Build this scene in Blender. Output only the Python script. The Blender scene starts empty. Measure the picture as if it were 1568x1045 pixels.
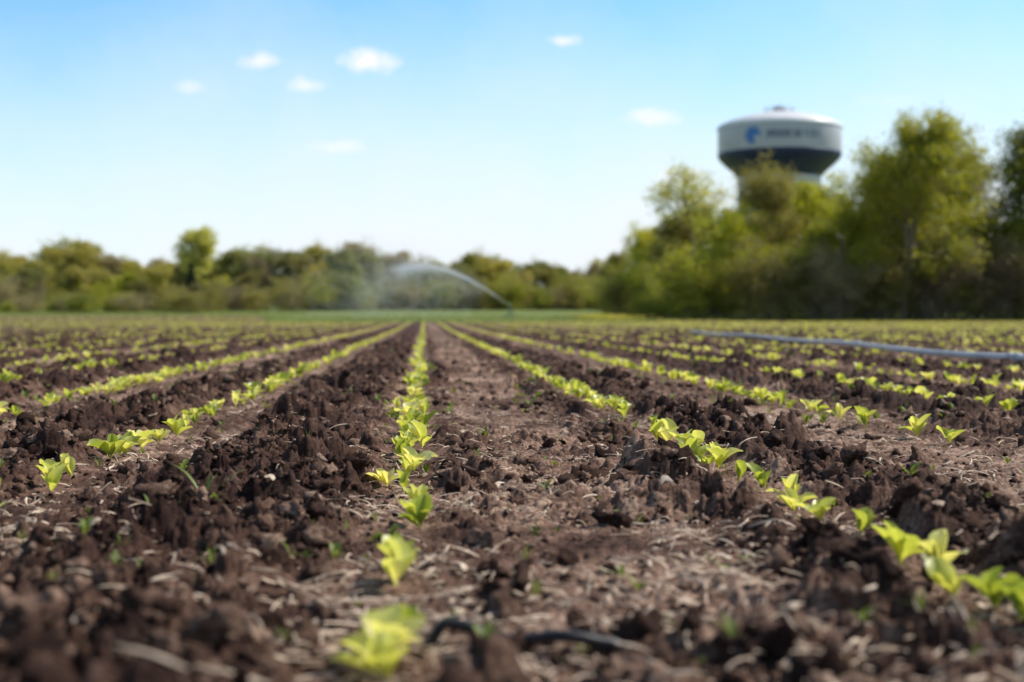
import bpy, math, numpy as np
from mathutils import Vector
rng = np.random.default_rng(7)
scene = bpy.context.scene
scene.view_settings.view_transform = 'Standard'
scene.view_settings.look = 'None'
scene.view_settings.exposure = 0
scene.view_settings.gamma = 1

CAM_H = 0.36
YAW = math.radians(3.52)
ROW0, SP = -0.042, 0.763
SUN_AZ, SUN_EL = math.radians(72), math.radians(48)

# ------------------------------------------------------------------ helpers
def link(o):
    scene.collection.objects.link(o); return o
def empty(name, loc=(0,0,0)):
    e = bpy.data.objects.new(name, None); e.location = loc; return link(e)
def mk_mesh(name, V, F, mats, smooth=True, mi=None, attrs=None):
    V = np.asarray(V, np.float32)
    if isinstance(F, np.ndarray): F = [F]
    F = [np.asarray(f, np.int32) for f in F if len(f)]
    me = bpy.data.meshes.new(name)
    me.vertices.add(len(V)); me.vertices.foreach_set('co', V.ravel())
    nl = sum(f.size for f in F); npoly = sum(len(f) for f in F)
    me.loops.add(nl)
    me.loops.foreach_set('vertex_index', np.concatenate([f.ravel() for f in F]))
    tot = np.concatenate([np.full(len(f), f.shape[1], np.int32) for f in F])
    st = np.concatenate([[0], np.cumsum(tot)[:-1]]).astype(np.int32)
    me.polygons.add(npoly)
    me.polygons.foreach_set('loop_start', st)
    me.polygons.foreach_set('loop_total', tot)
    if not isinstance(mats, (list, tuple)): mats = [mats]
    for m in mats: me.materials.append(m)
    if mi is not None: me.polygons.foreach_set('material_index', np.asarray(mi, np.int32))
    me.update(calc_edges=True)
    me.polygons.foreach_set('use_smooth', np.full(npoly, smooth, bool))
    if attrs:
        for k, a in attrs.items():
            at = me.attributes.new(k, 'FLOAT', 'POINT'); at.data.foreach_set('value', np.asarray(a, np.float32))
    return me
def mk_obj(name, me, parent=None, loc=None):
    o = bpy.data.objects.new(name, me); link(o)
    if parent: o.parent = parent
    if loc is not None: o.location = loc
    return o

def hsh(ix, iy, s):
    with np.errstate(over='ignore'):
        n = ix.astype(np.int64).astype(np.uint32)*np.uint32(374761393) + iy.astype(np.int64).astype(np.uint32)*np.uint32(668265263) + np.uint32((s*2246822519) & 0xffffffff)
        n = (n ^ (n >> np.uint32(13)))*np.uint32(1274126177)
        n = (n ^ (n >> np.uint32(15)))*np.uint32(2246822519)
        n ^= n >> np.uint32(16)
    return n.astype(np.float64)/4294967296.0
def vn(x, y, s=0):
    ix, iy = np.floor(x), np.floor(y); fx, fy = x-ix, y-iy
    fx = fx*fx*(3-2*fx); fy = fy*fy*(3-2*fy)
    a, b = hsh(ix, iy, s), hsh(ix+1, iy, s); c, d = hsh(ix, iy+1, s), hsh(ix+1, iy+1, s)
    return (a+(b-a)*fx)*(1-fy)+(c+(d-c)*fx)*fy
def fbm(x, y, s=0, o=4):
    r = 0; a = .5; t = 0
    for i in range(o):
        r = r+a*vn(x*2**i+17.3*i, y*2**i-9.1*i, s+i); t += a; a *= .55
    return r/t
def domes(x, y, cell, s, dens):
    xs, ys = x/cell, y/cell
    wx = (vn(xs*2.3, ys*2.3, s+50)-.5)*.6+(vn(xs*6, ys*6, s+52)-.5)*.32
    wy = (vn(xs*2.3+40, ys*2.3, s+51)-.5)*.6+(vn(xs*6, ys*6+9, s+53)-.5)*.32
    xs = xs+wx; ys = ys+wy
    ix, iy = np.floor(xs), np.floor(ys)
    h = np.zeros_like(xs)
    for dx in (-1, 0, 1):
        for dy in (-1, 0, 1):
            cx, cy = ix+dx, iy+dy
            px = cx+.1+.8*hsh(cx, cy, s); py = cy+.1+.8*hsh(cx, cy, s+1)
            r = .22+.5*hsh(cx, cy, s+2)**1.5
            e = hsh(cx, cy, s+3) < dens
            q = 1-((xs-px)**2+(ys-py)**2)/(r*r)
            h = np.maximum(h, np.where(e & (q > 0), r*np.sqrt(np.maximum(q, 0))*(.6+.6*hsh(cx, cy, s+4)), 0))
    return h*cell
def sst(a, b, x):
    t = np.clip((x-a)/(b-a), 0, 1); return t*t*(3-2*t)
def bump(f, a, b, w=.08):
    return sst(a-w, a+w, f)*(1-sst(b-w, b+w, f))
def clodamt(x):
    u = (x-ROW0)/SP; k = np.floor(u); f = u-k
    c0 = .8*bump(f, .74, .90)+.5*bump(f, .10, .2)
    cm = bump(f, .30, .86)
    c1 = bump(f, .14, .5)
    g = np.where(np.mod(k, 2) == 0, bump(f, .45, .88), bump(f, .14, .6))
    return np.where(k == 0, c0, np.where(k == -1, cm, np.where(k == 1, c1, g)))
def yend(x):
    return 84+38*sst(-8, -15, x)+11*sst(12, 17, x)+2*vn(x*.3, x*0, 3)
def fieldmask(x, y):
    return sst(yend(x)+1.5, yend(x)-1.5, y)*sst(-95, -90, x)*(1-sst(110, 115, x))
def base(x, y):
    r = 1.5*sst(50, 230, y)+7.7*sst(225, 420, y)
    return r+.25*(fbm(x*.03, y*.03, 77, 2)-.5)*sst(15, 60, np.hypot(x, y))
def height(x, y, full=True):
    x = np.asarray(x, float); y = np.asarray(y, float)
    c = clodamt(x+(vn(x*3, y*3, 91)-.5)*.16)
    u = (x-ROW0)/SP; rowd = np.abs(u-np.round(u))*SP
    calm = .3+.7*sst(.03, .11, rowd)
    fm = fieldmask(x, y)
    h = .016*c-.012+.03*(fbm(x*2.2, y*2.2, 11, 3)-.5)
    c2 = np.clip(c*.85+.38+1.1*(vn(x*2.1, y*2.1, 71)-.5), .15, 1.2)*calm
    if full:
        h = h+domes(x, y, .17, 101, .42)*.52*np.clip(c2-.2, 0, 1)
        h = h+domes(x, y, .08, 201, .5)*.68*c2
        h = h+domes(x, y, .036, 301, .65)*.74*(.3+.7*c2)
        h = h+domes(x, y, .017, 401, .7)*.72*(.45+.55*c2)
        h = h+.009*(fbm(x*60, y*60, 21, 3)-.5)
    return base(x, y)+h*fm+.05*(1-fm)*(fbm(x*.8, y*.8, 5, 3)-.5)

# ------------------------------------------------------------------ materials
def new_mat(name):
    m = bpy.data.materials.new(name); m.use_nodes = True
    nt = m.node_tree; nt.nodes.clear(); return m, nt
class N:
    def __init__(s, nt): s.nt = nt
    def n(s, t, **kw):
        nd = s.nt.nodes.new(t)
        for k, v in kw.items(): setattr(nd, k, v)
        return nd
    def l(s, a, b): s.nt.links.new(a, b)
    def noise(s, scale, detail=4, rough=.6, vec=None):
        nd = s.n('ShaderNodeTexNoise'); nd.inputs['Scale'].default_value = scale
        nd.inputs['Detail'].default_value = detail; nd.inputs['Roughness'].default_value = rough
        if vec is not None: s.l(vec, nd.inputs['Vector'])
        return nd.outputs['Fac']
    def ramp(s, fac, stops):
        nd = s.n('ShaderNodeValToRGB'); cr = nd.color_ramp
        while len(cr.elements) < len(stops): cr.elements.new(.5)
        for e, (p, c) in zip(cr.elements, stops):
            e.position = p; e.color = (*c, 1) if len(c) == 3 else c
        s.l(fac, nd.inputs['Fac']); return nd.outputs['Color']
    def mix(s, f, a, b, bt='MIX'):
        nd = s.n('ShaderNodeMix', data_type='RGBA', blend_type=bt)
        for i, v in ((0, f), (6, a), (7, b)):
            if isinstance(v, (int, float)): nd.inputs[i].default_value = v
            elif isinstance(v, tuple): nd.inputs[i].default_value = (*v, 1)
            else: s.l(v, nd.inputs[i])
        return nd.outputs[2]
    def math(s, op, a, b=0., c=0., clamp=False):
        nd = s.n('ShaderNodeMath', operation=op, use_clamp=clamp)
        for i, v in enumerate((a, b, c)):
            if isinstance(v, (int, float)): nd.inputs[i].default_value = v
            else: s.l(v, nd.inputs[i])
        return nd.outputs[0]
    def out(s, sh):
        o = s.n('ShaderNodeOutputMaterial'); s.l(sh, o.inputs['Surface'])

def soil_color(g, co, dry):
    n1 = g.noise(11, 5, .65, co); n2 = g.noise(75, 5, .75, co); n3 = g.noise(.9, 3, .5, co)
    v = g.math('ADD', g.math('MULTIPLY', n1, .50), g.math('MULTIPLY', n2, .50))
    v = g.math('ADD', v, g.math('MULTIPLY', g.math('SUBTRACT', n3, .5), .2))
    if dry is not None: v = g.math('ADD', v, g.math('MULTIPLY', g.math('SUBTRACT', dry, .5), .24))
    return g.ramp(v, [(.34, (.024, .010, .007)), (.47, (.074, .038, .026)), (.58, (.18, .106, .074)), (.70, (.48, .33, .24))])  # soil browns, stops widened so the colour also carries sun highlights and shadow
def soil_shader(g, col, co, strength=.6):
    b = g.n('ShaderNodeBump'); b.inputs['Strength'].default_value = strength; b.inputs['Distance'].default_value = .009
    g.l(g.noise(150, 6, .75, co), b.inputs['Height'])
    p = g.n('ShaderNodeBsdfPrincipled'); p.inputs['Roughness'].default_value = .85
    p.inputs['Specular IOR Level'].default_value = .15
    g.l(col, p.inputs['Base Color']); g.l(b.outputs[0], p.inputs['Normal'])
    return p.outputs[0]
m_ground, nt = new_mat('ground_soil_and_grass'); g = N(nt)
tc = g.n('ShaderNodeTexCoord'); co = tc.outputs['Object']
ad = g.n('ShaderNodeAttribute', attribute_name='dry'); af = g.n('ShaderNodeAttribute', attribute_name='field')
sc = soil_color(g, co, ad.outputs['Fac'])
gn = g.math('ADD', g.math('MULTIPLY', g.noise(.25, 4, .6, co), .6), g.math('MULTIPLY', g.noise(4, 4, .7, co), .4))
gc = g.ramp(gn, [(.3, (.09, .12, .03)), (.5, (.15, .19, .045)), (.7, (.23, .25, .06))])
col = g.mix(af.outputs['Fac'], gc, sc)
g.out(soil_shader(g, col, co))
m_clod, nt = new_mat('soil_clod'); g = N(nt)
co = g.n('ShaderNodeTexCoord').outputs['Object']
ad = g.n('ShaderNodeAttribute', attribute_name='dry')
g.out(soil_shader(g, soil_color(g, co, ad.outputs['Fac']), co, .9))

def leaf_mat(name, stops, trans=(.5, .6, .08), tw=.45, scale=8, objvar=.0, rough=.5, spec=.4, attr=None):
    m, nt = new_mat(name); g = N(nt)
    co = g.n('ShaderNodeTexCoord').outputs['Object']
    v = g.noise(scale, 3, .6, co)
    if objvar:
        oi = g.n('ShaderNodeObjectInfo').outputs['Random']
        v = g.math('ADD', v, g.math('MULTIPLY', g.math('SUBTRACT', oi, .5), objvar))
    if attr:
        aa = g.n('ShaderNodeAttribute', attribute_name=attr).outputs['Fac']
        v = g.math('ADD', v, g.math('MULTIPLY', g.math('SUBTRACT', aa, .5), .5))
    c = g.ramp(v, stops)
    p = g.n('ShaderNodeBsdfPrincipled'); p.inputs['Roughness'].default_value = rough
    p.inputs['Specular IOR Level'].default_value = spec
    g.l(c, p.inputs['Base Color'])
    t = g.n('ShaderNodeBsdfTranslucent')
    g.l(g.mix(1., c, tuple(trans), 'MULTIPLY'), t.inputs['Color'])
    ms = g.n('ShaderNodeMixShader'); ms.inputs[0].default_value = tw
    g.l(p.outputs[0], ms.inputs[1]); g.l(t.outputs[0], ms.inputs[2]); g.out(ms.outputs[0])
    return m
m_seed = leaf_mat('seedling_leaf', [(.20, (.32, .39, .06)), (.46, (.58, .63, .14)), (.70, (.78, .77, .34))], (1.4, 1.3, .7), .5, 14, attr='var', rough=.36, spec=.5)
m_weed = leaf_mat('weed_leaf', [(.3, (.13, .18, .035)), (.6, (.25, .30, .07))], (1.2, 1.2, .5), .4, 6)
m_tree = {
 'green': leaf_mat('tree_leaf_green', [(.25, (.14, .165, .03)), (.5, (.28, .31, .045)), (.75, (.43, .43, .065))], (1.4, 1.3, .5), .45, .35, .35),
 'bright': leaf_mat('tree_leaf_bright', [(.25, (.24, .26, .03)), (.5, (.39, .42, .045)), (.75, (.54, .54, .08))], (1.4, 1.3, .4), .45, .35, .3),
 'light': leaf_mat('tree_leaf_light', [(.25, (.44, .45, .11)), (.7, (.64, .62, .19))], (1.3, 1.25, .6), .45, .35, 0),
 'olive': leaf_mat('tree_leaf_olive', [(.25, (.21, .195, .06)), (.5, (.34, .31, .085)), (.75, (.47, .42, .12))], (1.3, 1.2, .5), .4, .3, .4),
 'brown': leaf_mat('tree_bud_brown', [(.25, (.22, .18, .11)), (.5, (.35, .295, .15)), (.75, (.45, .38, .19))], (1.2, 1.1, .6), .3, .3, .4),
 'far': leaf_mat('tree_leaf_far_hazed', [(.15, (.20, .22, .08)), (.45, (.35, .345, .09)), (.85, (.54, .46, .10))], (1.3, 1.2, .5), .4, .2, .7),  # lighter, slightly greyed stops: distance haze put into the leaf colour
 'dark': leaf_mat('tree_leaf_conifer', [(.3, (.05, .065, .05)), (.7, (.10, .12, .08))], (1, 1, .6), .15, .5),
}
def simple(name, c1, c2, scale=5, rough=.6, metal=0, spec=.4, bumpd=0):
    m, nt = new_mat(name); g = N(nt)
    co = g.n('ShaderNodeTexCoord').outputs['Object']
    c = g.ramp(g.noise(scale, 5, .6, co), [(.35, c1), (.65, c2)])
    p = g.n('ShaderNodeBsdfPrincipled'); p.inputs['Roughness'].default_value = rough
    p.inputs['Metallic'].default_value = metal; p.inputs['Specular IOR Level'].default_value = spec
    g.l(c, p.inputs['Base Color'])
    if bumpd:
        b = g.n('ShaderNodeBump'); b.inputs['Distance'].default_value = bumpd; g.l(g.noise(scale*4, 5, .6, co), b.inputs['Height']); g.l(b.outputs[0], p.inputs['Normal'])
    g.out(p.outputs[0]); return m
m_bark = simple('bark', (.16, .13, .10), (.30, .25, .20), 3, .9, bumpd=.03)
m_straw = simple('dry_straw', (.25, .17, .11), (.72, .57, .43), 30, .75)
m_hose = simple('black_drip_hose', (.012, .012, .014), (.03, .028, .028), 30, .4)
m_pipe = simple('aluminium_pipe', (.44, .44, .45), (.60, .60, .61), 3, .6, .0)
m_white = simple('tower_white_paint', (.80, .79, .78), (.86, .85, .84), .3, .35)
m_grey = simple('tower_grey_paint', (.50, .51, .54), (.58, .59, .62), .25, .4)
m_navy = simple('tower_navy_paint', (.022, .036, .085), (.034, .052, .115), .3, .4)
m_blue = simple('logo_blue_paint', (.02, .17, .48), (.03, .22, .58), .5, .4)
m_text = simple('lettering_paint', (.07, .11, .18), (.11, .15, .24), .5, .4)
m_yel = simple('dandelion_yellow', (.65, .5, .03), (.75, .62, .06), 5, .6)
m_steel = simple('painted_steel', (.1, .2, .12), (.16, .28, .18), 5, .5)
m_water, nt = new_mat('water_droplets'); g = N(nt)
d_ = g.n('ShaderNodeBsdfDiffuse'); d_.inputs[0].default_value = (.95, .97, 1, 1)
t_ = g.n('ShaderNodeBsdfTranslucent'); t_.inputs[0].default_value = (.95, .97, 1, 1)
ms = g.n('ShaderNodeMixShader'); ms.inputs[0].default_value = .5
g.l(d_.outputs[0], ms.inputs[1]); g.l(t_.outputs[0], ms.inputs[2]); g.out(ms.outputs[0])

# ------------------------------------------------------------------ ground sheet
rr = [.02]
while rr[-1] < .9: rr.append(rr[-1]*1.12)
while rr[-1] < 45: rr.append(rr[-1]*1.0040)
while rr[-1] < 5000: rr.append(rr[-1]*1.03)
rr = np.array(rr)
half = math.radians(27)
dense = np.linspace(YAW-half, YAW+half, 1050)
coarse = np.linspace(YAW+half, YAW-half+2*math.pi, 122)[1:-1]
ang = np.concatenate([dense, coarse])
A, R = np.meshgrid(ang, rr)
GX, GY = (R*np.sin(A)).ravel(), (R*np.cos(A)).ravel()
GZ = height(GX, GY)
nr, na = len(rr), len(ang)
i = np.arange(nr-1)[:, None]; j = np.arange(na)[None, :]; j2 = (j+1) % na
quads = np.stack([i*na+j, i*na+j2, (i+1)*na+j2, (i+1)*na+j], -1).reshape(-1, 4)
dry = np.clip(.74-.55*clodamt(GX)+1.2*(fbm(GX*3, GY*3, 33, 3)-.5), 0, 1)
me = mk_mesh('ground', np.stack([GX, GY, GZ], 1), quads[:, ::-1], m_ground, True, attrs={'dry': dry, 'field': fieldmask(GX, GY)})
mk_obj('ground', me)

# ------------------------------------------------------------------ scatter
def ico(sub):
    import bmesh
    bm = bmesh.new(); bmesh.ops.create_icosphere(bm, subdivisions=sub, radius=1)
    V = np.array([v.co[:] for v in bm.verts]); F = np.array([[v.index for v in f.verts] for f in bm.faces]); bm.free()
    return V, F
def eul(rx, ry, rz):
    cx, sx, cy, sy, cz, sz = np.cos(rx), np.sin(rx), np.cos(ry), np.sin(ry), np.cos(rz), np.sin(rz)
    M = np.empty((len(rx), 3, 3))
    M[:, 0, 0] = cy*cz; M[:, 0, 1] = sx*sy*cz-cx*sz; M[:, 0, 2] = cx*sy*cz+sx*sz
    M[:, 1, 0] = cy*sz; M[:, 1, 1] = sx*sy*sz+cx*cz; M[:, 1, 2] = cx*sy*sz-sx*cz
    M[:, 2, 0] = -sy; M[:, 2, 1] = sx*cy; M[:, 2, 2] = cx*cy
    return M
class Acc:
    def __init__(s): s.V = []; s.F3 = []; s.F4 = []; s.n = 0; s.a = []
    def add(s, V, F, M, S, P, a=None):
        n = len(P)
        if n == 0: return
        if S.ndim == 1: S = S[:, None]
        W = np.einsum('nij,npj->npi', M, V[None]*S[:, None, :])+P[:, None, :]
        FF = (F[None]+(np.arange(n)*len(V))[:, None, None]+s.n).reshape(-1, F.shape[1])
        (s.F3 if F.shape[1] == 3 else s.F4).append(FF)
        s.V.append(W.reshape(-1, 3)); s.n += n*len(V)
        s.a.append(np.repeat(a if a is not None else np.full(n, .5), len(V)))
    def mesh(s, name, mat, smooth=True, attr='var'):
        F = []
        if s.F3: F.append(np.concatenate(s.F3))
        if s.F4: F.append(np.concatenate(s.F4))
        return mk_mesh(name, np.concatenate(s.V), F, mat, smooth, attrs={attr: np.concatenate(s.a)})
def polar(n, r0, r1, hw=25):
    r = r0*(r1/r0)**rng.random(n); a = YAW+np.radians((rng.random(n)*2-1)*hw)
    return r*np.sin(a), r*np.cos(a), r

def vn3(P, s):
    return (vn(P[:, 0]+P[:, 2]*.71, P[:, 1]-P[:, 2]*.53, s)+vn(P[:, 1]+P[:, 0]*.37+9, P[:, 2]+P[:, 0]*.61, s+1))*.5-.5
def clodproto(sub, seed):
    V, F = ico(sub); q = np.random.default_rng(seed)
    V = V*q.uniform(.75, 1.2, 3)
    for _ in range(8):
        d = q.normal(size=3); d /= np.linalg.norm(d); c = q.uniform(.35, .8)
        t = V@d; V = V-np.outer(np.maximum(t-c, 0)*.85, d)
    D = V/np.linalg.norm(V, axis=1)[:, None]
    for f, a in ((1.4, .9), (3., .9), (6.5, .7), (13, .4)):
        if f > 7 and sub < 3: continue
        V = V*(1+a*vn3(D*f+seed*3.1, seed)[:, None])
    return V*np.array([1, q.uniform(.7, 1), q.uniform(.55, .85)]), F
acc = Acc()
for sub, n, r0, r1, s0, s1 in ((3, 1200, 1.15, 4.5, .012, .040), (2, 7500, 1.0, 6, .004, .013), (2, 2600, 3, 12, .012, .036), (1, 14000, 1.0, 7, .002, .006), (1, 10000, 6, 30, .012, .042)):
    for v in range(6):
        V, F = clodproto(sub, v*7+sub)
        m = n//6; x, y, r = polar(m*3, r0, r1)
        clus = np.clip(2.2*vn(x*5, y*5, 909)-.4, .1, 1.3)
        keep = rng.random(len(x)) < (.25+.75*clodamt(x))*(.6 if s1 > .014 else 1)*(.4+1.2*vn(x*2.1, y*2.1, 71))*clus
        x, y = x[keep][:m], y[keep][:m]; k = len(x)
        s = s0*(s1/s0)**(rng.random(k)**1.5)
        u = (x-ROW0)/SP; near = np.abs(u-np.round(u))*SP < .07
        s = np.where(near, np.minimum(s, .008), s)
        z = height(x, y)+s*.12
        M = eul(rng.uniform(-.5, .5, k), rng.uniform(-.5, .5, k), rng.uniform(0, 6.28, k))
        acc.add(V, F, M, s, np.stack([x, y, z], 1), np.clip(rng.normal(.5, .35, k), 0, 1))
mk_obj('soil_clods', acc.mesh('soil_clods', m_clod, True, 'dry'))

# straw litter
acc = Acc()
for v in range(8):
    q = np.random.default_rng(v+50); seg = 5
    t = np.linspace(-.5, .5, seg); bx = q.uniform(-.25, .25); bz = q.uniform(.0, .18)
    wv = .5*np.array([.6, 1, .9, 1, .4])
    V = []
    for k in range(seg):
        for a in (-1, 0, 1):
            V.append([t[k], bx*(t[k]**2)*2+a*wv[k]*.12*q.uniform(.7, 1.2), -bz*(t[k]**2)*4+(0.05 if a == 0 else 0)])
    V = np.array(V); F = np.array([[k*3+a, k*3+a+1, (k+1)*3+a+1, (k+1)*3+a] for k in range(seg-1) for a in range(2)])
    for n, r0, r1, s0, s1, wf in ((1600, 1.0, 6, .010, .070, .85), (160, 1.2, 9, .012, .032, 3.2), (500, 4, 18, .025, .07, 1.)):
        x, y, r = polar(n, r0, r1); keep = rng.random(n) < (1-.6*clodamt(x))*np.clip(2.8*(vn(x*4, y*4, 555)-.36), .08, 1); x, y, r = x[keep], y[keep], r[keep]; k = len(x)
        s = s0*(s1/s0)**(rng.random(k)**1.3)
        S = np.stack([s, (np.minimum(s, .03)*rng.uniform(.5, 1.8, k)+.008)*wf, np.full(k, .03)], 1)
        M = eul(rng.uniform(-.7, .7, k), rng.uniform(-.4, .4, k), rng.uniform(0, 6.28, k))
        acc.add(V, F, M, S, np.stack([x, y, height(x, y)+.005+.08*s], 1))
mk_obj('straw_litter', acc.mesh('straw_litter', m_straw, True))

# ------------------------------------------------------------------ seedlings
def leaf(L, W, a0, bend, az, cup, ns, ntt, twist=0.):
    s = np.linspace(0, 1, ns); th = a0-bend*s**1.3
    ds = L/(ns-1)
    r = np.concatenate([[0], np.cumsum(np.cos(th[:-1])*ds)]); z = np.concatenate([[0], np.cumsum(np.sin(th[:-1])*ds)])
    sb = np.clip((s-.18)/.82, 0, 1)
    w = W*.5*np.maximum(np.sin(math.pi*np.clip(sb**1.05, 0, 1))**.6, .07*(1-s)+.015)
    t = np.linspace(-1, 1, ntt)
    Rr, T = np.meshgrid(np.arange(ns), t, indexing='ij')
    c = cup*np.abs(T)**1.6*w[Rr]+.12*w[Rr]*np.sin(s[Rr]*9+T*2)*np.abs(T)
    nx, nz = -np.sin(th)[Rr], np.cos(th)[Rr]
    X = r[Rr]+nx*c; Z = z[Rr]+nz*c; Y = T*w[Rr]*(1-.25*cup)+twist*Z*.3
    ca, sa = math.cos(az), math.sin(az)
    V = np.stack([X*ca-Y*sa, X*sa+Y*ca, Z], -1).reshape(-1, 3)
    F = np.array([[a*ntt+b, (a+1)*ntt+b, (a+1)*ntt+b+1, a*ntt+b+1] for a in range(ns-1) for b in range(ntt-1)])
    return V, F
def plantproto(seed, ns, ntt):
    q = np.random.default_rng(seed); Vs = []; Fs = []; n = 0
    nl = q.integers(4, 8); az0 = q.uniform(0, 6.28)
    for k in range(nl):
        inner = k >= nl-3
        L = q.uniform(.65, 1.15)*.92
        V, F = leaf(L, L*q.uniform(.44, .62), math.radians(q.uniform(64, 92) if inner else q.uniform(42, 75)), q.uniform(.2, 1.3), az0+k*2.4+q.uniform(-.4, .4), q.uniform(.3, .9), ns, ntt, q.uniform(-1, 1))
        Vs.append(V); Fs.append(F+n); n += len(V)
    return np.concatenate(Vs), np.concatenate(Fs)
near_spec = {0: [1.46, 1.53, 1.60, 1.95, 2.03, 2.11, 2.50, 2.60, 2.72, 3.10, 3.22, 3.36, 3.5, 3.66, 3.78, 3.9, 4.0],
             1: [1.70, 1.77, 1.84, 2.03, 2.10, 2.37, 2.55, 2.68, 2.84, 3.02, 3.17, 3.34, 3.46, 3.58, 3.70, 3.82, 3.95],
             -1: [2.45, 2.53, 2.62, 2.74, 3.1, 3.22, 3.36, 3.75, 3.9, 4.0, 4.15, 4.4, 4.6, 4.75, 4.87, 5.0],
             2: [4.1, 4.3, 4.7, 4.85, 5.0, 5.3, 5.5, 5.65, 5.8, 6.0]}
hi = [plantproto(s, 9, 7) for s in range(14)]
lo = [plantproto(s+100, 5, 3) for s in range(8)]
rows = range(-66, 62)
for k in rows:
    X = ROW0+SP*k
    ys = list(near_spec.get(k, []))
    y = ys[-1]+.12 if ys else .6+rng.random()*.2
    ymax = float(yend(np.array([X]))[0])-1.5
    dense_crop = X > 7.2
    while y < ymax:
        if abs(k) <= 1 or vn(np.array([y*.8]), np.array([k*5.3]), 808)[0] > .18: ys.append(y)
        st = .115 if y < 14 else (.16 if y < 30 else .25)
        y += st*rng.uniform(.4, 1.8) + (rng.uniform(.1, .4) if rng.random() < .07 else 0)
    ys = np.array(ys)
    keep = np.abs(np.arctan2(X, ys)-YAW) < math.radians(30)
    ys = ys[keep]
    if len(ys) == 0: continue
    nloc = len(ys)
    xs = X+rng.normal(0, .020, nloc)+.03*(vn(ys*.6, ys*0+k, 44)-.5)
    s = rng.uniform(.040, .090, nloc)
    s = np.where(ys < 5, rng.uniform(.056, .084, nloc), s)
    s = np.where(ys < 2.2, rng.uniform(.060, .074, nloc), s)
    if dense_crop: s = s*1.15
    P = np.stack([xs, ys, height(xs, ys, False)+.010], 1)
    M = eul(rng.uniform(-.22, .22, nloc), rng.uniform(-.22, .22, nloc), rng.uniform(0, 6.28, nloc))
    var = np.clip(rng.normal(.5, .3, nloc), 0, 1); acc = Acc()
    isn = ys < 9; pick = rng.integers(0, 1000, nloc)
    for i_, (V, F) in enumerate(hi):
        q = isn & (pick % len(hi) == i_); acc.add(V, F, M[q], s[q], P[q], var[q])
    for i_, (V, F) in enumerate(lo):
        q = (~isn) & (pick % len(lo) == i_); acc.add(V, F, M[q], s[q], P[q], var[q])
    mk_obj('seedling_row', acc.mesh('seedling_row', m_seed))

# weeds : blade tufts
def tuft(seed, nb, broad):
    q = np.random.default_rng(seed); Vs = []; Fs = []; n = 0
    for k in range(nb):
        L = q.uniform(.5, 1.1); V, F = leaf(L, L*(.3 if broad else .07), math.radians(q.uniform(35, 85)), q.uniform(.2, 1.2), q.uniform(0, 6.28), .2, 6, 3)
        Vs.append(V); Fs.append(F+n); n += len(V)
    return np.concatenate(Vs), np.concatenate(Fs)
acc = Acc()
for v in range(6):
    V, F = tuft(v+300, 9, v % 2)
    for n, r0, r1, s0, s1 in ((38, 1.5, 8, .014, .038), (110, 5, 60, .03, .06)):
        x, y, r = polar(n, r0, r1); k = n
        acc.add(V, F, eul(np.zeros(k), np.zeros(k), rng.uniform(0, 6, k)), rng.uniform(s0, s1, k), np.stack([x, y, height(x, y)], 1))
wx = np.array([-.42, -.47, -.36, -.20, .16, -.49, .99, .26]); wy = np.array([2.75, 2.5, 1.72, 2.15, 4.3, 1.5, 5.1, 2.0])
V, F = tuft(411, 5, 0); V2, F2 = tuft(412, 7, 1)
acc.add(V, F, eul(wx*0, wx*0, wx*9), np.array([.12, .08, .05, .05, .06, .04, .06, .03]), np.stack([wx, wy, height(wx, wy)], 1))
acc.add(V2, F2, eul(wx*0, wx*0, wx*5), np.array([.03, .03, .045, .02, .045, .05, .05, .025]), np.stack([wx+.02, wy, height(wx, wy)], 1))
mk_obj('weed_tufts', acc.mesh('weed_tufts', m_weed))

# dandelions
V, F = ico(1); V = V*np.array([1, 1, .45])
acc = Acc()
x = rng.normal(12.0, 1.0, 300); y = rng.uniform(84, 103, 300)
x2 = rng.uniform(-14, 14, 60); y2 = rng.uniform(8, 40, 60)
x = np.concatenate([x, x2]); y = np.concatenate([y, y2]); n = len(x)
s = np.concatenate([np.full(300, .085), np.full(60, .018)])
acc.add(V, F, eul(np.zeros(n), np.zeros(n), rng.uniform(0, 6, n)), s, np.stack([x, y, height(x, y)+np.where(y > 60, rng.uniform(.15, .4, n), .07)], 1))
mk_obj('dandelion_flowers', acc.mesh('dandelion_flowers', m_yel))
# grass verge
acc = Acc()
for v in range(4):
    V, F = tuft(v+500, 10, 0); V = V*np.array([1, 1, 1.2]); n = 3500
    x = rng.uniform(-60, 75, n); ye = yend(x); y = ye+rng.random(n)**1.5*40-1
    acc.add(V, F, eul(np.zeros(n), np.zeros(n), rng.uniform(0, 6, n)), rng.uniform(.10, .22, n), np.stack([x, y, height(x, y)], 1))
mk_obj('grass_verge', acc.mesh('grass_verge', m_weed))

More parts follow.
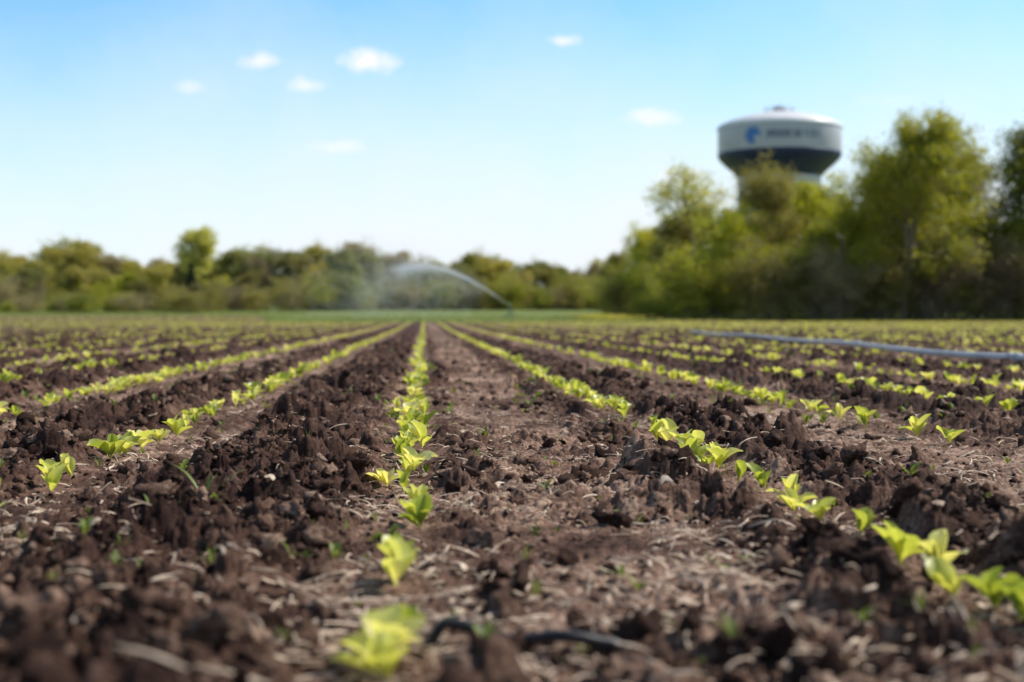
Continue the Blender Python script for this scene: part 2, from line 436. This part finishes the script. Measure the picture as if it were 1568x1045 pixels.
# ------------------------------------------------------------------ tubes
def tube(P, rad, sides=10):
    P = np.asarray(P, float); n = len(P); T = np.gradient(P, axis=0); T /= np.linalg.norm(T, axis=1)[:, None]
    up = np.array([0, 0, 1.]) if abs(T[0][2]) < .9 else np.array([1., 0, 0])
    S = np.cross(T, up); S /= np.linalg.norm(S, axis=1)[:, None]; U = np.cross(S, T)
    a = np.linspace(0, 2*math.pi, sides, endpoint=False); rad = np.broadcast_to(rad, (n,))
    V = P[:, None]+rad[:, None, None]*(np.cos(a)[None, :, None]*S[:, None]+np.sin(a)[None, :, None]*U[:, None])
    F = np.array([[i*sides+j, i*sides+(j+1) % sides, (i+1)*sides+(j+1) % sides, (i+1)*sides+j] for i in range(n-1) for j in range(sides)])
    return V.reshape(-1, 3), F
def join(parts):
    Vs, Fs, mi, n = [], [], [], 0
    for V, F, m in parts:
        Vs.append(V); Fs.append(F+n); mi.append(np.full(len(F), m)); n += len(V)
    return np.concatenate(Vs), np.concatenate(Fs), np.concatenate(mi)
t = np.linspace(0, 1, 40)
hx = .0+t*.27; hy = 1.61-.09*t+.015*np.sin(t*9)
hz = np.array([height(np.array([a]), np.array([b]), False)[0] for a, b in zip(hx, hy)])+.026+.005*np.sin(t*14)
hz[:3] -= np.array([.03, .02, .008]); hz[-10:] -= np.linspace(.001, .03, 10)
V, F = tube(np.stack([hx, hy, hz], 1), .0068, 10)
mk_obj('drip_hose', mk_mesh('drip_hose', V, F, m_hose))
parts = []
t = np.linspace(0, 1, 90); py = 4+t*26; px = 3.92+(py-4)*.068+.05*np.sin(py*.4)
pz = base(px, py)+.078+.010*np.sin(py*.9)
parts.append((*tube(np.stack([px, py, pz], 1), .027, 12), 0))
for c in range(4, 88, 17):
    d = np.array([px[c+1]-px[c], py[c+1]-py[c], pz[c+1]-pz[c]]); d /= np.linalg.norm(d); c0 = np.array([px[c], py[c], pz[c]])
    P = np.array([c0+d*k for k in (-.09, -.085, -.05, -.045, .045, .05, .085, .09)])
    parts.append((*tube(P, np.array([.028, .038, .038, .033, .033, .038, .038, .028]), 12), 0))
V, F, mi = join(parts); mk_obj('irrigation_pipe', mk_mesh('irrigation_pipe', V, F, m_pipe))

# ------------------------------------------------------------------ sprinkler & spray
sx, sy = 6.5, 108.; sz = float(height(np.array([sx]), np.array([sy]))[0])
noz = np.array([sx-.45, sy, sz+1.25])
parts = []
for a in (0, 2.1, 4.2):
    parts.append((*tube([[sx+.55*math.cos(a), sy+.55*math.sin(a), sz], [sx, sy, sz+.8]], .03, 8), 0))
parts.append((*tube([[sx, sy, sz+.1], [sx, sy, sz+.6], [sx, sy, sz+.95]], .05, 10), 0))
parts.append((*tube([[sx+.1, sy, sz+.9], [sx, sy, sz+.96], [sx-.2, sy, sz+1.1], noz], np.array([.05, .05, .04, .02]), 10), 0))
parts.append((*tube([[sx, sy, sz+1.0], [sx+.1, sy+.15, sz+1.1], [sx-.3, sy+.2, sz+1.3]], .015, 6), 0))
parts.append((*tube([[sx-.6, sy, sz+.25], [sx, sy, sz+.25], [sx+.6, sy, sz+.25]], .03, 8), 0))
V, F, mi = join(parts); mk_obj('irrigation_sprinkler', mk_mesh('irrigation_sprinkler', V, F, m_steel))
OV = np.array([[1, 0, 0], [-1, 0, 0], [0, 1, 0], [0, -1, 0], [0, 0, 1], [0, 0, -1.]])
OF = np.array([[0, 2, 4], [2, 1, 4], [1, 3, 4], [3, 0, 4], [2, 0, 5], [1, 2, 5], [3, 1, 5], [0, 3, 5]])
def spray(n, kmin, kmax, tmin, tmax, sp, s0, s1, pw=1.):
    k = rng.uniform(kmin, kmax, n); t = tmin+(tmax-tmin)*rng.random(n)**pw
    vx, vz = 9.6, 7.0
    drag = (1-np.exp(-.45*t))/.45
    X = noz[0]-vx*k*drag+rng.normal(0, 1, n)*sp*t
    Y = noz[1]-2.0*k*drag+rng.normal(0, 1, n)*sp*t*1.5
    Z = noz[2]+vz*k**.5*t-4.7*t*t+rng.normal(0, 1, n)*sp*t*.8
    ok = Z > sz+.05
    return np.stack([X, Y, Z], 1)[ok], rng.uniform(s0, s1, ok.sum())
acc = Acc()
for a in ((5500, .95, 1.05, .0, 1.05, .18, .012, .034, .8), (4500, .9, 1.08, .6, 1.6, .45, .012, .028), (8000, .35, 1.0, .5, 1.9, .7, .010, .024), (12000, .6, 1.4, .8, 1.9, 1.1, .010, .024)):
    P, s = spray(*a); n = len(P)
    acc.add(OV, OF, eul(np.zeros(n), np.zeros(n), rng.uniform(0, 6, n)), s, P)
mk_obj('water_spray', acc.mesh('water_spray', m_water))

# ------------------------------------------------------------------ water tower
TX, TY = 63., 250.; TZ = float(base(np.array([TX]), np.array([TY]))[0])
tower = empty('water_tower', (TX, TY, TZ-.1))
def lathe(prof, sides=96, flute=None):
    a = np.linspace(0, 2*math.pi, sides, endpoint=False); V = []
    for r, z in prof:
        rr_ = r*(1+(flute*(np.abs(np.sin(a*12))-.5) if flute else 0*a))
        V.append(np.stack([rr_*np.cos(a), rr_*np.sin(a), np.full(sides, z)], 1))
    V = np.concatenate(V); n = len(prof)
    F = np.array([[i*sides+j, i*sides+(j+1) % sides, (i+1)*sides+(j+1) % sides, (i+1)*sides+j] for i in range(n-1) for j in range(sides)])
    return V, F
o = -TZ
V, F = lathe([(11.0, 33.9+o), (11.0, 34.2+o), (10.7, 34.6+o), (9.2, 35.35+o), (7.0, 36.05+o), (4.5, 36.6+o), (2, 36.95+o), (.05, 37.05+o)])
mk_obj('roof_dome', mk_mesh('roof_dome', V, F, m_white), tower)
V, F = lathe([(10.7, 29.0+o), (10.85, 29.3+o), (10.85, 33.9+o)])
mk_obj('tank_wall', mk_mesh('tank_wall', V, F, m_grey), tower)
V, F = lathe([(7.3, 25.4+o), (8.2, 26.4+o), (9.6, 27.6+o), (10.5, 28.5+o), (10.8, 29.0+o), (10.9, 29.3+o), (10.9, 29.6+o), (10.86, 29.62+o)])
mk_obj('tank_bowl', mk_mesh('tank_bowl', V, F, m_navy), tower)
V, F = lathe([(7.9, -.3), (7.6, 1), (7.2, 4), (7.2, 22+o), (7.25, 25.45+o)], 192, .035)
mk_obj('column', mk_mesh('column', V, F, m_grey, False), tower)
parts = [(*lathe([(1.1, 36.9+o), (1.1, 37.6+o), (1.35, 37.62+o), (.9, 37.95+o), (.05, 38.05+o)], 24), 0)]
for k in range(20):
    a = k*math.pi/10; x, y = 2.6*math.cos(a), 2.6*math.sin(a)
    parts.append((*tube([[x, y, 36.6+o], [x, y, 37.75+o]], .05, 6), 0))
for z in (37.2, 37.75):
    a = np.linspace(0, 2*math.pi, 41); parts.append((*tube(np.stack([2.6*np.cos(a), 2.6*np.sin(a), a*0+z+o], 1), .05, 6), 0))
parts.append((*tube([[0, 0, 37.9+o], [0, 0, 38.8+o]], .05, 6), 0))
V, F, mi = join(parts); mk_obj('roof_vent_and_railing', mk_mesh('roof_vent_and_railing', V, F, m_grey), tower)
def bent(u0, u1, z0, z1, R_=10.88, n=4):
    u = np.linspace(u0, u1, n)/R_; a = -math.pi/2+u-.24
    V = np.concatenate([np.stack([R_*np.cos(a), R_*np.sin(a), a*0+z], 1) for z in (z0, z1)])
    return V, np.array([[i, i+1, n+i+1, n+i] for i in range(n-1)])
parts = []; q = np.random.default_rng(3); u = -2.6
while u < 7.6:
    if q.random() < .16: u += .4
    top = 32.6+o; bot = 31.3+o
    parts.append((*bent(u, u+.22, bot, top), 0))
    if q.random() < .7: parts.append((*bent(u+.40, u+.62, bot, top, 10.88), 0))
    zz = q.choice([top-.2, bot, (top+bot)/2]); parts.append((*bent(u+.225, u+.395, zz, zz+.2), 0))
    zz2 = top-.2 if zz != top-.2 else bot
    parts.append((*bent(u+.225, u+.395, zz2, zz2+.2), 0)); u += .76
V, F, mi = join(parts); mk_obj('lettering', mk_mesh('lettering', V, F, m_text), tower)
parts = []
for k in range(12):
    a = k/12*math.pi*1.7
    for rad in np.linspace(.35, 1.45, 6):
        uu = -4.9+rad*math.cos(a); zz = 31.75+o+rad*math.sin(a)
        parts.append((*bent(uu, uu+.34, zz, zz+.3, 10.88+.004*(k+1)+.0006*rad), 0))
V, F, mi = join(parts); mk_obj('logo', mk_mesh('logo', V, F, m_blue), tower)

# ------------------------------------------------------------------ trees
def gen_tree(name, seed, H, W, leafmat, style='tree', leaf_n=45, leaf_s=.2, n1=12, trunk=.25):
    q = np.random.default_rng(seed); segs = []; anc = []
    def branch(p, d, L, r, lev, maxlev):
        n = 5 if lev < 2 else 3; pts = [p]; dd = d.copy()
        for i in range(n):
            dd = dd+q.normal(0, .10+.05*lev, 3)+np.array([0, 0, .05*(lev > 0)]); dd /= np.linalg.norm(dd)
            pts.append(pts[-1]+dd*L/n)
        rs = np.linspace(r, r*(.45 if lev == 0 else .3), n+1)
        for i in range(n): segs.append((pts[i], pts[i+1], rs[i], rs[i+1]))
        if lev >= maxlev:
            anc.extend([pts[-1], pts[-2]]); return
        if lev == maxlev-1: anc.append(pts[-1])
        nc = (n1, 5, 4)[lev]
        lo_ = (trunk if lev == 0 else .25)
        for c in range(nc):
            f = lo_+(1-lo_)*(c+q.random()*.8)/nc; f = min(f, .99)
            i = int(f*n); pp = pts[i]+(pts[i+1]-pts[i])*(f*n-i)
            ax = pts[i+1]-pts[i]; ax /= np.linalg.norm(ax)
            rd = q.normal(size=3); rd -= ax*(rd@ax); rd /= np.linalg.norm(rd)
            if lev == 0:
                rd = np.array([math.cos(c*2.4+seed), math.sin(c*2.4+seed), 0])
                g_ = (f-lo_)/(1-lo_); ll = W*.55*(math.sin(math.pi*(.18+.75*g_))**.7)*q.uniform(.7, 1.15); up = .35+.9*g_
                nd = rd+np.array([0, 0, up])
            else:
                ll = L*q.uniform(.4, .6); nd = ax*.8+rd*.8
            nd /= np.linalg.norm(nd)
            branch(pp, nd, ll, rs[i]*.5, lev+1, maxlev)
    if style == 'tree':
        branch(np.zeros(3), np.array([q.normal(0, .04), q.normal(0, .04), 1.]), H*.88, H*.017, 0, 3)
    else:
        for s_ in range(9):
            a = s_*2.4; d = np.array([math.cos(a)*.55*W/H*q.uniform(.3, 1), math.sin(a)*.55*W/H*q.uniform(.3, 1), 1.]); d /= np.linalg.norm(d)
            P0 = np.array([math.cos(a)*.3, math.sin(a)*.3, 0])
            branch(P0, d, H*q.uniform(.65, .95), H*.008, 1, 3)
        for s_ in range(70):
            a = q.uniform(0, 6.28); rad = W*.5*math.sqrt(q.random()); zz = q.uniform(.1, .55)*H*(1-.4*(rad/(W*.5))**2)
            e = np.array([rad*math.cos(a), rad*math.sin(a), zz]); s0_ = e*np.array([.45, .45, .25])
            segs.append((s0_, e, .03, .01)); anc.append(e)
    anc_ = np.array(anc)
    P0 = np.array([s[0] for s in segs]); P1 = np.array([s[1] for s in segs]); R0 = np.array([s[2] for s in segs]); R1 = np.array([s[3] for s in segs])
    T = P1-P0; T /= np.linalg.norm(T, axis=1)[:, None]
    S = np.cross(T, [.3, .9, .1]); S /= np.linalg.norm(S, axis=1)[:, None]; U = np.cross(S, T)
    sd = 5; a = np.linspace(0, 2*math.pi, sd, endpoint=False)
    ring = np.cos(a)[None, :, None]*S[:, None]+np.sin(a)[None, :, None]*U[:, None]
    R0 = np.maximum(R0, .015); R1 = np.maximum(R1, .012)
    VB = np.concatenate([P0[:, None]+ring*R0[:, None, None], P1[:, None]+ring*R1[:, None, None]], 1).reshape(-1, 3)
    k = np.arange(len(segs))[:, None]*2*sd; jj = np.arange(sd)[None]
    FB = np.stack([k+jj, k+(jj+1) % sd, k+sd+(jj+1) % sd, k+sd+jj], -1).reshape(-1, 4)
    dens = q.uniform(.2, 1.6, len(anc_)); cnt = np.maximum((leaf_n*dens).astype(int), 1)
    C = np.repeat(anc_, cnt, 0); n = len(C)
    sg = .045*W+.12
    C = C+q.normal(0, 1, (n, 3))*sg*np.array([1, 1, .75])
    C[:, 2] = np.maximum(C[:, 2], .1)
    s = leaf_s*q.uniform(.5, 1.3, n)
    M = eul(q.uniform(-1.2, 1.2, n), q.uniform(-1.2, 1.2, n), q.uniform(0, 6.28, n))
    LV = np.array([[-.5, 0, 0], [0, -.36, .06], [.55, 0, 0], [0, .36, .06]])
    W_ = np.einsum('nij,npj->npi', M, LV[None]*s[:, None, None])+C[:, None]
    VL = W_.reshape(-1, 3); FL = np.arange(n*4).reshape(-1, 4)+len(VB)
    V = np.concatenate([VB, VL]); F = np.concatenate([FB, FL])
    top = np.percentile(VL[:, 2], 99.7); V *= H/top
    mi = np.concatenate([np.zeros(len(FB)), np.ones(len(FL))])
    return mk_mesh(name, V, F, [m_bark, leafmat], False, mi)

protos = {
 'oak1': gen_tree('oak1', 1, 14.5, 9.5, m_tree['green'], leaf_n=44, leaf_s=.25, n1=16, trunk=.15),
 'oak2': gen_tree('oak2', 2, 13, 10, m_tree['green'], leaf_n=48, leaf_s=.25, n1=15, trunk=.15),
 'maple': gen_tree('maple', 3, 10, 7, m_tree['bright'], leaf_n=50, leaf_s=.22, n1=13, trunk=.1),
 'maple2': gen_tree('maple2', 13, 10, 8, m_tree['bright'], leaf_n=50, leaf_s=.22, n1=13, trunk=.08),
 'sparse': gen_tree('sparse', 4, 12, 6, m_tree['light'], leaf_n=10, leaf_s=.22, n1=14),
 'round': gen_tree('round', 24, 10, 3.6, m_tree['light'], leaf_n=20, leaf_s=.20, n1=18, trunk=.45),
 'olive': gen_tree('olive', 5, 12, 9, m_tree['olive'], leaf_n=42, leaf_s=.24, n1=15, trunk=.1),
 'shrub_b': gen_tree('shrub_b', 6, 6.5, 7, m_tree['brown'], 'shrub', 34, .16),
 'shrub_o': gen_tree('shrub_o', 7, 6.5, 7, m_tree['olive'], 'shrub', 42, .18),
 'shrub_g': gen_tree('shrub_g', 8, 6, 7, m_tree['green'], 'shrub', 42, .18),
 'shrub_y': gen_tree('shrub_y', 18, 6, 7, m_tree['bright'], 'shrub', 42, .18),
 'far1': gen_tree('far1', 9, 10, 9, m_tree['far'], leaf_n=34, leaf_s=.34, n1=13, trunk=.05),
 'far2': gen_tree('far2', 10, 10, 10, m_tree['far'], leaf_n=26, leaf_s=.34, n1=13, trunk=.05),
 'far3': gen_tree('far3', 11, 10, 7, m_tree['olive'], leaf_n=24, leaf_s=.32, n1=13, trunk=.05),
 'far4': gen_tree('far4', 12, 10, 8, m_tree['brown'], leaf_n=24, leaf_s=.28, n1=14, trunk=.05),
}
PH = {'oak1': 14.5, 'oak2': 13, 'maple': 10, 'maple2': 10, 'sparse': 12, 'olive': 12, 'shrub_b': 6.5, 'shrub_o': 6.5, 'shrub_g': 6, 'shrub_y': 6, 'far1': 10, 'far2': 10, 'far3': 10, 'far4': 10, 'round': 10}
def put(name, proto, x, y, H, wide=1., parent=None, rot=None):
    z = float(base(np.array([x]), np.array([y]))[0])-.05
    o = mk_obj(name, protos[proto], parent, (x, y, z))
    s = H/PH[proto]; o.scale = (s*wide, s*wide, s); o.rotation_euler = (0, 0, rng.uniform(0, 6.28) if rot is None else rot)
    return o
T = [
 ('oak1', 33.2, 97, 14.2, .95), ('oak2', 38.8, 103, 13.2, 1.0), ('oak1', 44.5, 100, 15.0, 1.0), ('oak2', 51, 106, 14, 1.1),
 ('sparse', 21.6, 110, 12.0, 1.1), ('olive', 26.0, 106, 11.6, .8), ('maple', 30.2, 108, 10.8, .85), ('maple2', 31.5, 118, 11.4, 1.), ('maple', 25.0, 122, 9.8, 1.),
 ('olive', 19.6, 112, 8.4, .85), ('maple2', 22.2, 104, 8.4, .9), ('oak2', 36, 112, 13.2, 1.), ('olive', 42.0, 113, 13.2, 1.),
 ('maple', 18.4, 118, 7.6, .85), ('olive', 17.4, 128, 6.0, .8), ('olive', 57, 108, 13, 1.), ('oak2', 64, 112, 13, 1.1), ('maple', 28.6, 99, 8.2, .9), ('olive', 35.5, 101, 10.4, .8)]
for p, x, y, H, w in T:
    put({'o': 'oak_tree', 'm': 'maple_tree', 's': 'budding_tree'}[p[0]] if p != 'olive' else 'ash_tree', p, x, y, H, w)
SH = [('shrub_b', 28.0, 97, 5.6, 1.), ('shrub_b', 35.0, 97, 6.4, 1.1), ('shrub_o', 31.5, 97, 5, 1), ('shrub_o', 24.0, 98, 5.8, 1.1), ('shrub_g', 19.8, 101, 4.6, 1.1), ('shrub_y', 22.0, 102, 6.2, 1.1),
      ('shrub_b', 39.6, 97, 6.0, 1.1), ('shrub_o', 43.5, 97, 6.5, 1.2), ('shrub_g', 17.4, 106, 4.4, 1.), ('shrub_g', 26.2, 100, 5.5, 1), ('shrub_g', 38.0, 99, 6.6, 1.2), ('shrub_o', 33, 100, 6.2, 1.2), ('shrub_g', 47.5, 98, 6.5, 1.2), ('shrub_b', 52, 98, 6.5, 1.2),
      ('shrub_y', 29.8, 101, 6.4, 1.1), ('shrub_o', 16.4, 116, 3.8, 1.), ('shrub_o', 20.5, 108, 6, 1.2), ('shrub_b', 57, 99, 6.5, 1.3), ('shrub_g', 43, 101, 8, 1.3), ('shrub_y', 18.8, 112, 6, 1.), ('shrub_g', 17.2, 122, 4.6, 1.)]
for p, x, y, H, w in SH:
    put('hedgerow_shrub', p, x, y, H, w)
tl = empty('distant_treeline')
def px2x(px, d): return (px-650)/2178*d
prof = [(-300, 385), (0, 385), (60, 390), (130, 370), (200, 386), (240, 383), (300, 392), (350, 390), (400, 374), (450, 372), (500, 382), (545, 374), (600, 386), (650, 397), (700, 392), (750, 384), (800, 390), (850, 396), (885, 412), (915, 392), (950, 402), (1000, 395), (1500, 380)]
pxs = [a for a, b in prof]; pys = [b for a, b in prof]
for d, step, dh, kinds in ((232, 3.8, 0, ['far1', 'far2', 'far4', 'far2']), (215, 4.2, 1.1, ['far1', 'far3', 'far2', 'far4']), (188, 4.6, 2.6, ['far1', 'far3', 'far2', 'far4', 'maple2'])):
    x = -115.
    while x < 92:
        px = 650+x/d*2178
        top = (487-np.interp(px, pxs, pys))/2178*d+.36-float(base(np.array([x]), np.array([float(d)]))[0])
        H = top*rng.uniform(.84, 1.08)-dh*rng.uniform(.6, 1.3)
        mid = 560 < px < 960
        if not (mid and d == 188):
            put('treeline_tree', kinds[rng.integers(0, len(kinds))], x, d+rng.uniform(-6, 6), max(H, 4), rng.uniform(.85, 1.2), tl)
        x += step*rng.uniform(.6, 1.2)
x = -115.
while x < 92:
    px = 650+x/190*2178; d = rng.uniform(176, 192) if not 560 < px < 960 else rng.uniform(198, 205)
    put('treeline_shrub', ['shrub_o', 'shrub_g', 'shrub_b', 'shrub_o', 'shrub_y'][rng.integers(0, 5)], x, d, rng.uniform(2.6, 5.4), rng.uniform(1.0, 1.4), tl); x += rng.uniform(1.5, 2.8)
for xx in (-31, -28, -25.5): put('treeline_shrub', 'shrub_o', xx, 172, 3.4, 1.1, tl)
x = -100.
while x < -21:
    put('treeline_shrub', ['shrub_o', 'shrub_b', 'shrub_g'][rng.integers(0, 3)], x, rng.uniform(140, 156), rng.uniform(1.3, 2.6), rng.uniform(1.2, 1.7), tl); x += rng.uniform(1.4, 3.0)
put('poplar_tree', 'round', px2x(308, 183), 183, 10.7, 1.15)
def conifer(H):
    q = np.random.default_rng(5); n = 7000; h = q.random(n)**.8; a = q.uniform(0, 6.28, n)
    tier = .75+.25*np.abs(np.sin(h*28)); r = (1-h)*1.6*tier*np.sqrt(q.random(n))
    C = np.stack([r*np.cos(a), r*np.sin(a), .4+h*(H-.4)-.15*r], 1)
    M = eul(q.uniform(-.7, .7, n), q.uniform(-.7, .7, n), a)
    LV = np.array([[-.5, 0, 0], [0, -.2, .04], [.55, 0, -.1], [0, .2, .04]])*.35
    VL = (np.einsum('nij,pj->npi', M, LV)+C[:, None]).reshape(-1, 3)
    V, F = tube([[0, 0, 0], [0, 0, H*.5], [0, 0, H*.97]], np.array([.16, .09, .02]), 7)
    return mk_mesh('spruce', np.concatenate([V, VL]), np.concatenate([F, np.arange(n*4).reshape(-1, 4)+len(V)]), [m_bark, m_tree['dark']], False, np.concatenate([np.zeros(len(F)), np.ones(n)]))
mk_obj('spruce_tree', conifer(6.0), None, (px2x(298, 176), 176, 1.0))

# ------------------------------------------------------------------ world
w = bpy.data.worlds.new('World'); scene.world = w; w.use_nodes = True
nt = w.node_tree; nt.nodes.clear(); g = N(nt)
sky = g.n('ShaderNodeTexSky'); sky.sky_type = 'NISHITA'; sky.sun_disc = False
sky.sun_elevation = SUN_EL; sky.sun_rotation = SUN_AZ; sky.air_density = 1.0; sky.dust_density = .5; sky.ozone_density = 2.0; sky.altitude = 200
tc = g.n('ShaderNodeTexCoord'); sep = g.n('ShaderNodeSeparateXYZ'); g.l(tc.outputs['Generated'], sep.inputs[0])
yc = g.math('MAXIMUM', sep.outputs[1], .05)
a_ = g.math('DIVIDE', sep.outputs[0], yc); e_ = g.math('DIVIDE', sep.outputs[2], yc)
cmb = g.n('ShaderNodeCombineXYZ'); g.l(a_, cmb.inputs[0]); g.l(e_, cmb.inputs[1])
nse = g.noise(60, 5, .6, cmb.outputs[0])
total = None
for px, py, wx_, wy_, it in ((400, 98, 34, 14, .8), (567, 97, 54, 20, 1.), (475, 134, 34, 14, .7), (865, 62, 32, 10, .8), (998, 178, 50, 16, .75), (300, 139, 34, 12, .45), (516, 227, 56, 13, .5), (1040, 268, 50, 16, .5), (1370, 150, 60, 12, .15)):
    s_ = g.n('ShaderNodeVectorMath', operation='SUBTRACT'); g.l(cmb.outputs[0], s_.inputs[0]); s_.inputs[1].default_value = ((px-650)/2178, (487-py)/2178, 0)
    m_ = g.n('ShaderNodeVectorMath', operation='MULTIPLY'); g.l(s_.outputs[0], m_.inputs[0]); m_.inputs[1].default_value = (2178/wx_, 2178/wy_, 0)
    ln = g.n('ShaderNodeVectorMath', operation='LENGTH'); g.l(m_.outputs[0], ln.inputs[0])
    v = g.math('SUBTRACT', 1.0, ln.outputs['Value']); v = g.math('ADD', v, g.math('MULTIPLY', g.math('SUBTRACT', nse, .5), 1.9))
    v = g.math('MULTIPLY', v, 1.35, clamp=True); v = g.math('MULTIPLY', v, it)
    total = v if total is None else g.math('MAXIMUM', total, v)
hz = g.n('ShaderNodeMapRange', interpolation_type='SMOOTHSTEP'); g.l(sep.outputs[2], hz.inputs[0])
hz.inputs[1].default_value = .0; hz.inputs[2].default_value = .25; hz.inputs[3].default_value = 1.; hz.inputs[4].default_value = 0.
low = g.n('ShaderNodeMapRange', interpolation_type='SMOOTHSTEP'); g.l(sep.outputs[2], low.inputs[0])
low.inputs[1].default_value = .22; low.inputs[2].default_value = .6; low.inputs[3].default_value = 1.; low.inputs[4].default_value = 0.
wisp = g.math('MULTIPLY', g.math('SUBTRACT', g.noise(4.5, 5, .6, tc.outputs['Generated']), .5), .8)
hf = g.math('MULTIPLY', g.math('ADD', hz.outputs[0], wisp), 1.15, clamp=True)
tint = g.mix(low.outputs[0], (1., 1., 1.), (1.30, 1.80, 1.92))
c = g.mix(1., sky.outputs[0], tint, 'MULTIPLY')
c = g.mix(hf, c, (9.1, 9.75, 10.3))
c = g.mix(total, c, (10.4, 10.4, 10.6))
bg = g.n('ShaderNodeBackground'); bg.inputs['Strength'].default_value = .1; g.l(c, bg.inputs['Color'])
wo = g.n('ShaderNodeOutputWorld'); g.l(bg.outputs[0], wo.inputs['Surface'])

sd = bpy.data.lights.new('sun', 'SUN'); sd.energy = 5.0; sd.angle = math.radians(.5); sd.color = (1., .94, .85)
so = link(bpy.data.objects.new('sun', sd))
dv = Vector((math.sin(SUN_AZ)*math.cos(SUN_EL), math.cos(SUN_AZ)*math.cos(SUN_EL), math.sin(SUN_EL)))
so.rotation_euler = dv.to_track_quat('Z', 'Y').to_euler(); so.location = dv*100

# ------------------------------------------------------------------ camera
cd = bpy.data.cameras.new('camera'); cam = link(bpy.data.objects.new('camera', cd))
cd.sensor_width = 36; cd.lens = 50; cd.clip_start = .05; cd.clip_end = 12000
cam.location = (0, 0, CAM_H+.01)
cam.rotation_euler = (math.radians(90-.93), 0, -YAW)
cd.dof.use_dof = True; cd.dof.focus_distance = 3.7; cd.dof.aperture_fstop = 3.0
scene.camera = cam
